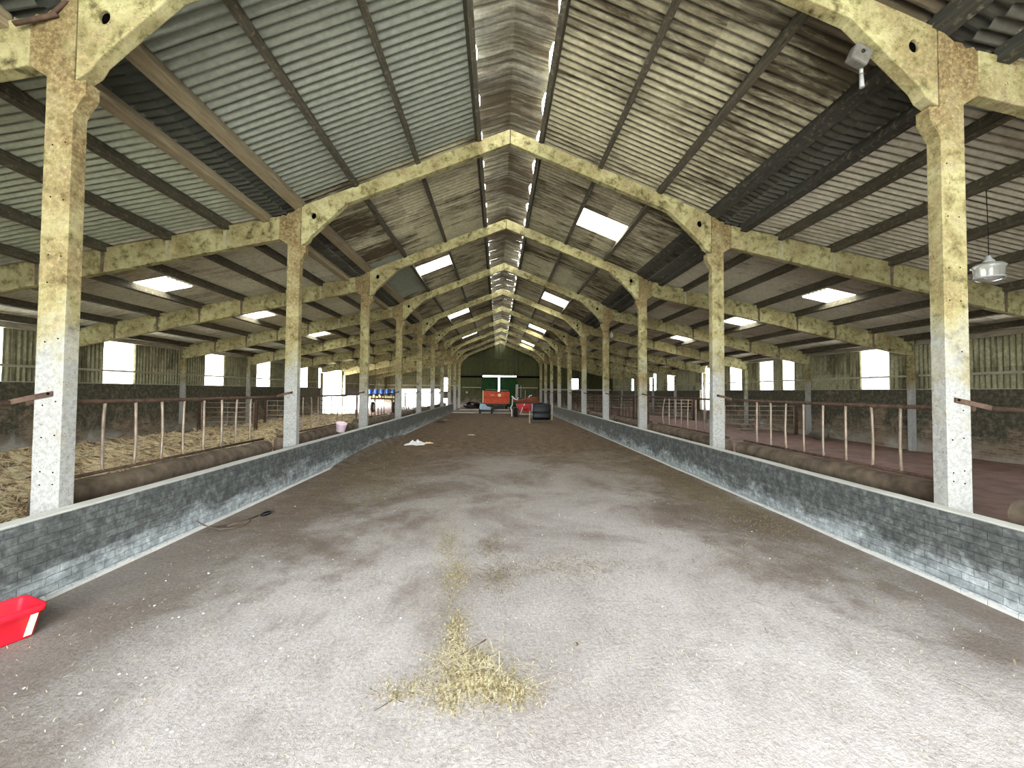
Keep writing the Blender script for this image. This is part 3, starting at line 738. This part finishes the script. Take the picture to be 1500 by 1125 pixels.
# fallen twigs
mb = MB(); mb.tube([(-.93, 2.55, .006), (-.87, 2.60, .012), (-.84, 2.635, .010), (-.77, 2.615, .008)], .003, 6, rr=[.0015, .003, .003, .0018]); mb.tube([(-.84, 2.635, .01), (-.845, 2.655, .02)], .0015, 5)
tag(mb.build('twig', 'twig'), 'thin bent grey twig on the floor left of the straw pile', 'twig')
mb = MB(); mb.tube([(-.46, 3.05, .02), (-.36, 3.13, .03), (-.29, 3.21, .03)], .005, 6, rr=[.003, .005, .004])
tag(mb.build('twig', 'twig'), 'straight dark stick lying on top of the straw pile', 'twig')
mb = MB(); mb.lathe([(.0001, 0), (.014, .002), (.017, .008), (.010, .016), (.0001, .018)], (.39, 3.18, 0), 'z', 9)
tag(mb.build('pebble', 'twig'), 'single dark pebble on the pale floor right of the straw pile', 'stone')

# ------------------------------------------------------------------ red tub, near left
tb = empty('feed_tub', (-3.955, 3.235, 0), math.radians(-24)); tag(tb, 'red plastic feed tub with cream stripe on the floor against the left manger wall', 'tub')
def rrect(hx, hy, r, z, n=5):
    o = []
    for cx, cy, a0 in ((hx - r, hy - r, 0), (-hx + r, hy - r, 90), (-hx + r, -hy + r, 180), (hx - r, -hy + r, 270)):
        for k in range(n): a = math.radians(a0 + 90 * k / (n - 1)); o.append((cx + r * math.cos(a), cy + r * math.sin(a), z))
    return o
def loft(mb, rings, mi=0, smooth=True, close=True):
    k = len(rings[0]); vs = [p for r in rings for p in r]; fs = []
    for i in range(len(rings) - 1):
        for j in range(k): fs.append((i * k + j, i * k + (j + 1) % k, (i + 1) * k + (j + 1) % k, (i + 1) * k + j))
    if close: fs.append(list(range(k))[::-1]); fs.append([(len(rings) - 1) * k + j for j in range(k)])
    mb.add(vs, fs, mi, smooth)
mb = MB(); loft(mb, [rrect(.125, .215, .03, .005), rrect(.13, .22, .03, .02), rrect(.155, .25, .035, .185), rrect(.172, .268, .04, .19), rrect(.175, .272, .04, .235), rrect(.163, .26, .038, .24), rrect(.150, .246, .035, .225), rrect(.118, .205, .03, .03)])
mb.build('tub_body', 'redtub', tb)
MB().add([(.131, .155, .025), (.131, .195, .025), (.156, .222, .18), (.156, .182, .18), (.137, .155, .025), (.137, .195, .025), (.162, .222, .18), (.162, .182, .18)],
         [(4, 5, 6, 7), (0, 1, 5, 4), (1, 2, 6, 5), (2, 3, 7, 6), (3, 0, 4, 7)]).build('stripe', 'cream', tb)

# metal scraper with ring handle beside left wall
sc = empty('scraper', (0, 0, 0)); tag(sc, 'long bent rusty metal scraper lying at the foot of the left manger wall', 'tool')
pts = [(-4.17, 5.72, .14), (-4.09, 5.76, .07), (-4.0, 5.80, .03), (-3.9, 5.9, .015), (-3.8, 6.05, .012), (-3.78, 6.2, .012)]
wd = [.012, .05, .10, .11, .08, .03]
vs = []; fs = []
for (x, y, z), w_ in zip(pts, wd): vs += [(x - w_, y + w_ * .5, z), (x + w_, y - w_ * .5, z), (x - w_, y + w_ * .5, z + .012), (x + w_, y - w_ * .5, z + .012)]
for i in range(len(pts) - 1):
    a = i * 4; fs += [(a, a + 1, a + 5, a + 4), (a + 2, a + 6, a + 7, a + 3), (a, a + 4, a + 6, a + 2), (a + 1, a + 3, a + 7, a + 5)]
MB().add(vs, fs).build('blade', 'kerb', sc)
MB().tube([(-3.9, 5.9, .03), (-3.82, 6.2, .02), (-3.78, 6.42, .02)], .013, 8).build('shaft', 'kerb', sc)
ring = [(-3.72 + .05 * math.cos(a * math.pi / 8) , 6.53 + .11 * math.sin(a * math.pi / 8), .02) for a in range(17)]
MB().tube(ring, .014, 8, caps=False).build('ring_handle', 'black', sc)

# crumpled white sack
def sack(cx, cy, sx, sy, h, name, m, seed, z0=0.):
    random.seed(seed); mb = MB(); n = 22
    vs = []; fs = []
    for j in range(n + 1):
        for i in range(n + 1):
            u, v = i / n * 2 - 1, j / n * 2 - 1
            r = max(abs(u), abs(v)); hh = h * max(0, (1 - r ** 2)) * (.55 + .45 * math.sin(7 * u + 3 * v) * math.cos(5 * v - 2 * u)) + .004
            vs.append((cx + sx * u * (1 + .12 * math.sin(6 * v)), cy + sy * v * (1 + .2 * math.sin(5 * u)) , z0 + hh + random.uniform(0, h * .12) * (1 - r)))
    for j in range(n):
        for i in range(n): a = j * (n + 1) + i; fs.append((a, a + 1, a + n + 2, a + n + 1))
    mb.add(vs, fs, 0, True); return mb.build(name, m)
tag(sack(-3.12, 15.0, .32, .32, .16, 'plastic_sack', 'white', 3), 'crumpled white plastic sack lying on the brown floor near the left wall', 'sack')
o = sack(-2.72, 15.3, .17, .10, .05, 'sack_scrap', 'cream', 5); tag(o, 'small pale scrap of sacking at the right end of the white sack', 'scrap')
o = sack(-1.35, 18.2, .16, .07, .03, 'paper_scrap', 'white', 8); tag(o, 'small white paper scrap on the brown floor in mid passage', 'scrap')
random.seed(21)
# pale bucket tipped in the left trough
bk = empty('bucket', (-4.56, 11.75, .765)); bk.rotation_euler = (math.radians(14), math.radians(12), 0)
tag(bk, 'pale pink bucket standing on the left trough edge near the third column', 'bucket')
MB().lathe([(.0001, 0), (.105, 0), (.11, .01), (.14, .22), (.148, .225), (.148, .245), (.136, .245), (.104, .02), (.0001, .02)], (0, 0, 0), 'z', 24).build('bucket_body', 'pink', bk)
MB().tube([(.14 * math.cos(a * math.pi / 10), .02 + .1 * math.sin(a * math.pi / 10), .23 + .02 * math.sin(a * math.pi / 10)) for a in range(11)], .004, 6).build('bucket_handle', 'rust', bk)
# rubble lumps
def lump(cx, cy, r, z=0, m='stone', sq=.6):
    mb = MB(); bm = bmesh.new(); bmesh.ops.create_icosphere(bm, subdivisions=2, radius=1)
    for v in bm.verts:
        k = 1 + random.uniform(-.22, .22); v.co = Vector((cx + v.co.x * r * k, cy + v.co.y * r * k, z + max(-.9, v.co.z) * r * sq * k + r * sq * .8))
    bm.verts.index_update(); mb.add([v.co[:] for v in bm.verts], [[v.index for v in f.verts] for f in bm.faces]); bm.free()
    return mb
for i, (x, y, r, s_) in enumerate([(-3.85, 26.2, .28, 'largest'), (-3.5, 26.0, .17, 'middle'), (-3.3, 26.5, .12, 'smallest')]):
    tag(lump(x, y, r).build('rubble_lump', 'stone'), '%s lump of broken concrete in the heap at the left manger wall foot' % s_, 'rubble', 'rubble at the left manger wall')
for i, (x, y, r, t_) in enumerate([(13.0, 16.8, .38, 'largest pale lump of rubble against the right outer wall beyond the gate'), (12.2, 20.6, .3, 'pale lump of rubble on the floor of the right aisle behind the gate'), (-12.9, 17.2, .4, 'grey lump of rubble against the left outer wall beside the gate post'), (4.62, 3.55, .12, 'pale stone lump beside the first right column in the trough')]):
    tag(lump(x, y, r, .02 if i < 3 else .5, sq=.7 if i < 3 else 1.2).build('rubble_lump', 'stone'), t_, 'rubble')

# ------------------------------------------------------------------ yard gates in the aisles
def gate(x0, x1, y, z0, z1, n, label, m='steel', posts=True):
    r = empty('field_gate', (x0, y, z0)); tag(r, label, 'gate', 'gates in the side aisles'); W = x1 - x0; Hh = z1 - z0
    for xx, rr_ in ((0, .022), (W, .022), (W / 2, .015)): MB().tube([(xx, 0, 0), (xx, 0, Hh)], rr_, 8).build('gate_upright', m, r)
    for i in range(n):
        z = Hh * i / (n - 1); MB().tube([(0, 0, z), (W, 0, z)], .018, 8).build('gate_bar', m, r)
    if posts:
        for xx in (-.1, W + .1): MB().box(xx - .05, xx + .05, -.05, .05, -z0 - .02, Hh + .08).build('gate_post', 'rust', r)
    return r
gate(-12.95, -10.75, 18.45, .30, 1.32, 6, 'silver tubular gate across the left aisle behind the second bay')
gate(-12.7, -11.6, 23.1, .25, 1.3, 5, 'short silver gate farther down the left aisle beyond the first gate')
gate(9.95, 13.1, 18.45, .30, 1.32, 6, 'silver tubular gate across the right aisle near the outer wall')
gate(9.0, 12.9, 27.9, .3, 1.4, 6, 'grey tubular gate across the right aisle, second from the camera')
gate(7.0, 12.4, 37.3, .3, 1.5, 6, 'grey tubular gate across the right aisle, farthest from the camera')
gate(-13.2, -9.6, 27.9, .3, 1.5, 5, 'dark tubular gate across the left aisle before the wide doorway', 'rust')
gate(-11.0, -7.2, 49.6, .25, 2.1, 4, 'white framed gate at the far end of the left aisle', 'white')

# ------------------------------------------------------------------ machinery at the far end
def wheel(parent, x, y, r, w_, hub='cream'):
    """wheel whose axle runs along x"""
    t = MB().lathe([(r * .55, -w_ / 2), (r * .9, -w_ / 2), (r, -w_ * .3), (r, w_ * .3), (r * .9, w_ / 2), (r * .55, w_ / 2)], (x, y, r), 'x', 28).build('wheel', 'tyre', parent)
    MB().lathe([(.0001, -w_ * .3), (r * .2, -w_ * .32), (r * .5, -w_ * .15), (r * .56, -w_ * .42), (r * .56, w_ * .42), (r * .5, w_ * .15), (.0001, w_ * .3)], (x, y, r), 'x', 24).build('wheel_rim', hub, t)
def disc(parent, name, m, x, y, z, r, th=.03):
    return MB().lathe([(.0001, -th), (r * .35, -th * 1.6), (r * .4, -th), (r, -th), (r, 0)], (x, y, z), 'y', 24).build(name, m, parent)
wg = empty('feed_wagon', (-1.8, 43.0, 0)); tag(wg, 'orange red feed wagon with round disc parked before the far doors', 'wagon')
b_ = MB(); b_.prism([(.2, .62), (2.6, .62), (2.75, 1.2), (2.75, 1.86), (.05, 1.95), (.05, 1.2)], 'y', 0, 4.2); b_.build('wagon_body', 'orange', wg, bevel=.02)
MB().box(.0, .08, -.06, .02, .7, 1.98).build('corner_post', 'cream', wg)
MB().box(2.66, 2.76, -.06, .02, .62, 1.86).build('corner_post', 'orange', wg)
MB().box(.45, .62, -.08, .02, .62, 1.96).build('panel_rib', 'orange', wg)
MB().box(.1, 2.7, -.07, .01, 1.20, 1.27).build('panel_rib', 'red', wg)
MB().box(1.66, 1.74, -.07, .01, .62, 1.2).build('panel_rib', 'orange', wg)
MB().box(.8, 1.2, -.03, .0, 1.50, 1.54).build('maker_stripe', 'cream', wg)
disc(wg, 'drive_disc', 'cream', 1.72, -.02, 1.5, .17)
MB().tube([(.3, -.05, 1.93), (.3, -.05, 2.08), (2.6, -.05, 2.0), (2.6, -.05, 1.88)], .03, 8).build('top_rail', 'steel', wg)
MB().box(1.1, 2.2, .3, .5, .06, .45).build('axle_box', 'black', wg); MB().box(.35, 2.5, .1, 4.0, .42, .62).build('chassis', 'rust', wg)
wheel(wg, .35, 2.2, .42, .25, 'orange'); wheel(wg, 2.45, 2.2, .42, .25, 'orange')
MB().tube([(1.4, -.0, .5), (1.4, -1.2, .42)], .05, 8).build('drawbar', 'rust', wg)

qd = empty('ride_on_machine', (-1.85, 35.6, 0)); tag(qd, 'small low machine with pale blue cover on the floor before the orange wagon', 'machine')
b_ = MB(); b_.prism([(.1, .35), (1.0, .3), (1.05, .5), (.7, .62), (.5, .8), (.15, .85), (.05, .6)], 'y', .0, .6); b_.build('engine_cover', 'paleblue', qd, bevel=.03)
MB().box(.0, 1.3, .05, .55, .18, .32).build('deck', 'black', qd)
MB().box(.62, .95, .1, .45, .6, .7).build('seat', 'black', qd)
MB().tube([(.15, .1, .8), (.05, -.05, 1.0), (.0, .15, 1.02)], .018, 8).build('handle', 'steel', qd)
for xx, yy, r in ((.1, .1, .17), (.1, .55, .17), (1.1, .1, .2), (1.1, .55, .2)): wheel(qd, xx, yy, r, .14, 'steel')

rm = empty('red_implement', (.85, 31.0, 0)); tag(rm, 'red farm implement with orange deck and upright grey pipe near the far doors', 'machine')
MB().box(.1, 2.0, .1, 2.2, 1.12, 1.24).build('deck', 'oldorange', rm, bevel=.015)
b_ = MB(); b_.prism([(.1, 1.25), (.7, 1.24), (1.0, 1.38), (1.75, 1.5), (1.95, 1.3), (1.95, 1.12), (.1, 1.1)], 'y', .4, 1.6); b_.build('hood', 'oldorange', rm, bevel=.02)
b_ = MB(); b_.prism([(.45, .55), (.75, .45), (1.5, .4), (1.9, .6), (1.9, 1.05), (.3, 1.0)], 'y', .0, 1.8); b_.build('gear_case', 'red', rm, bevel=.05)
MB().lathe([(.0001, -.12), (.16, -.12), (.2, -.05), (.2, .05)], (.95, -.02, .72), 'y', 20).build('drive_cover', 'red', rm)
MB().tube([(.6, -.05, .3), (.75, -.05, .7), (.9, -.08, .98)], .03, 8).build('lever', 'pink', rm)
MB().tube([(.32, .1, 1.4), (.33, .1, 2.42)], .1, 14).build('upright_pipe', 'grey', rm)
MB().tube([(.62, .1, 1.4), (.62, .1, 2.35)], .025, 8).build('upright_rod', 'grey', rm)
MB().tube([(.95, .1, 1.4), (.95, .1, 2.0)], .02, 8).build('upright_rod', 'grey', rm)
MB().tube([(-.05, -.1, 1.55), (.15, -.1, 1.35), (.35, -.1, 1.28), (.4, -.1, 1.45)], .045, 8).build('hose_guard', 'white', rm)
MB().tube([(.0, -.12, 1.4), (-.02, -.12, .9), (-.14, -.12, .68), (-.05, -.12, .5), (-.05, -.12, .05)], .035, 8).build('side_guard', 'white', rm)
wheel(rm, .25, .25, .34, .3, 'cream'); wheel(rm, 1.75, 1.2, .34, .3, 'cream')
MB().box(.5, 1.95, .0, .15, .2, .26).build('toolbar', 'steel', rm)
MB().tube([(1.2, .2, 1.45), (1.3, .2, 1.58), (1.45, .2, 1.62)], .05, 8).build('hydraulic_coupling', 'paleblue', rm)

bt = empty('black_tank', (1.75, 25.1, 0)); tag(bt, 'glossy black box shaped tank on a pallet beside the right manger wall', 'tank')
b_ = MB()
def ring(z, hx, hy): return [(x + .66, y + .5, z) for x, y, z in rrect(hx, hy, .1, z)]
loft(b_, [ring(.2, .50, .46), ring(.24, .54, .5), ring(.5, .55, .5), ring(.56, .52, .47), ring(.62, .55, .5), ring(.88, .55, .5), ring(.94, .52, .47), ring(1.0, .55, .5), ring(1.12, .54, .49), ring(1.18, .48, .44)])
b_.build('tank_body', 'black', bt)
for yy in (.05, .5, .95): MB().box(.08, 1.28, yy - .05, yy + .05, .0, .09).build('pallet_block', 'timber', bt)
MB().box(.05, 1.3, .0, 1.0, .1, .19).build('pallet_deck', 'timber', bt)
MB().lathe([(.0001, 0), (.16, 0), (.16, .05), (.0001, .05)], (.66, .5, 1.19), 'z', 20).build('lid', 'black', bt)
MB().box(-.10, -.03, -.05, .03, .0, .72).build('pallet_side', 'rail_pale', bt)
MB().box(1.25, 1.31, -.03, .03, .19, 1.16).build('corner_strap', 'steel', bt)
tag(lump(-3.0, 46.5, .95, 0, 'black', .45).build('black_heap', 'black'), 'black heap of sheeting in the dark corner left of the far doors', 'heap')
MB_ = MB().lathe([(.0001, -.03), (.13, -.03), (.14, 0), (.0001, .0)], (-4.0, Y_FAR - .3, 1.75), 'y', 18)
tag(MB_.build('wall_plate', 'grey'), 'small round grey plate on the far wall left of the doors', 'plate')

# flat trailer with blue drums in the left aisle
tr = empty('flat_trailer', (-11.4, 36.0, 0)); tag(tr, 'flat trailer with pale yellow edge carrying blue drums in the left aisle', 'trailer')
MB().box(0, 2.5, 0, 1.3, 1.27, 1.40).build('trailer_deck', 'yellow', tr)
MB().box(.2, 2.3, .3, 1.0, 1.1, 1.27).build('trailer_chassis', 'rust', tr)
wheel(tr, .35, .65, .46, .22); wheel(tr, 2.15, .65, .46, .22)
for xx in (.5, 2.0): MB().box(xx - .04, xx + .04, .55, .75, .9, 1.12).build('axle_stand', 'rust', tr)
dr0 = None
for i, ot in enumerate(('leftmost', 'second from left', 'middle', 'fourth from left', 'rightmost')):
    if dr0 is None:
        dr0 = empty('drum'); MB().lathe([(.0001, .0), (.17, 0), (.19, .03), (.2, .18), (.21, .2), (.2, .22), (.2, .38), (.21, .4), (.2, .42), (.19, .57), (.17, .6), (.15, .585), (.0001, .585)], (0, 0, 0), 'z', 20).build('drum_body', 'blue', dr0)
        MB().lathe([(.0001, 0), (.035, 0), (.035, .02), (.0001, .02)], (.08, 0, .585), 'z', 10).build('drum_cap', 'white', dr0); o = dr0
    else: o = copy_tree(dr0)
    o.location = (-11.15 + .49 * i, 36.35, 1.402); tag(o, 'blue plastic drum on the flat trailer, %s of the five' % ot, 'drum', 'blue drums on the trailer')

# ------------------------------------------------------------------ lamps
pl = empty('pendant_lamp', (7.14, 6.0, 3.62)); tag(pl, 'large glass bell lamp hanging on a cord over the right aisle', 'lamp')
MB().tube([(0, 0, .36), (0.005, 0, .7), (-.01, 0, 1.37)], .005, 6).build('cord', 'black', pl)
MB().lathe([(.0001, .38), (.03, .37), (.035, .33), (.06, .30), (.07, .27)], (0, 0, 0), 'z', 20).build('cap', 'grey', pl)
MB().lathe([(.07, .27), (.16, .24), (.195, .2), (.17, .17), (.165, .06), (.13, .0), (.0001, -.03)], (0, 0, 0), 'z', 28).build('lamp_shade', 'glass', pl)
MB().lathe([(.155, .0), (.172, .0), (.172, .025), (.155, .025), (.155, .0)], (0, 0, .02), 'z', 28).build('lamp_ring', 'grey', pl)
sl = empty('security_lamp', (3.63, 4.28, 5.52)); tag(sl, 'square grey floodlight with white tube under the nearest right rafter haunch', 'lamp')
o = MB().box(-.10, .10, -.06, .05, -.09, .10).build('lamp_housing', 'dullgrey', sl, bevel=.02); o.rotation_euler = (0, .45, 0)
MB().lathe([(.0001, -.075), (.02, -.07), (.02, -.06)], (0, 0, .02), 'y', 12).build('sensor', 'black', sl)
MB().tube([(.03, 0, -.13), (.03, 0, -.18)], .018, 10).build('tube_cap', 'grey', sl)
MB().tube([(.03, 0, -.19), (.035, 0, -.33)], .022, 10, rr=[.018, .024]).build('tube', 'grey', sl)
MB().tube([(0, .02, .1), (.05, .03, .25)], .02, 8).build('lamp_arm', 'rust', sl)
for (x, y, z, nm) in ((6.0, 22.75, 5.05, 'white bulb lamp hanging beside the right aisle rafter near the fifth column'), (8.0, 32.2, 4.62, 'tiny white bulb lamp under a far rafter of the right aisle')):
    bl = empty('bulb_lamp', (x, y, z)); tag(bl, nm, 'lamp')
    MB().tube([(0, 0, .1), (0, 0, .22)], .02, 8).build('lamp_holder', 'white', bl)
    MB().lathe([(.0001, -.16), (.05, -.15), (.085, -.08), (.09, 0), (.05, .08), (.03, .12)], (0, 0, 0), 'z', 16).build('bulb', 'white', bl)
# iron stub on the head of the first left column
mb = MB(); mb.tube([(-4.56, D1 - .02, 5.56), (-4.9, D1 - .08, 5.40)], .022, 8); mb.tube([(-4.62, D1 - .03, 5.53), (-4.40, D1 + .02, 5.86)], .02, 8)
tag(mb.build('iron_rod', 'rust'), 'bent rusty iron rod across the head of the first left column', 'rod')

# ------------------------------------------------------------------ trees outside the wide doorway
def tree(x, y, h, r, label, seed):
    random.seed(seed); t = empty('tree', (x, y, 0)); tag(t, label, 'tree', 'trees outside the shed')
    MB().tube([(0, 0, 0), (.1, 0, h * .4), (0, .1, h * .7)], .15, 8, rr=[.2, .15, .08]).build('trunk', 'twig', t)
    mb = MB()
    for _ in range(2600):
        a, b_, c = random.gauss(0, 1), random.gauss(0, 1), random.gauss(0, 1); q = math.sqrt(a * a + b_ * b_ + c * c) or 1; k = random.uniform(.6, 1) * (1 + .25 * math.sin(5 * a / q) * math.cos(4 * b_ / q))
        p = Vector((a / q * r * k, b_ / q * r * k, h * .62 + c / q * h * .42 * k)); s_ = random.uniform(.08, .2)
        u = Vector((random.gauss(0, 1), random.gauss(0, 1), random.gauss(0, 1))).normalized() * s_; v = u.cross(Vector((random.gauss(0, 1), random.gauss(0, 1), random.gauss(0, 1)))).normalized() * s_ * .6
        mb.add([p - u, p - v, p + u, p + v], [(0, 1, 2, 3)])
    mb.build('foliage', 'leaf', t)
tree(-27, 52, 7, 3.6, 'leafy green tree outside the wide left doorway, nearer one', 31)
tree(-36, 74, 9, 5, 'leafy green tree far outside the wide left doorway', 32)
tree(24, 50, 4, 2.2, 'leafy green bush outside the tall opening in the right wall', 33)
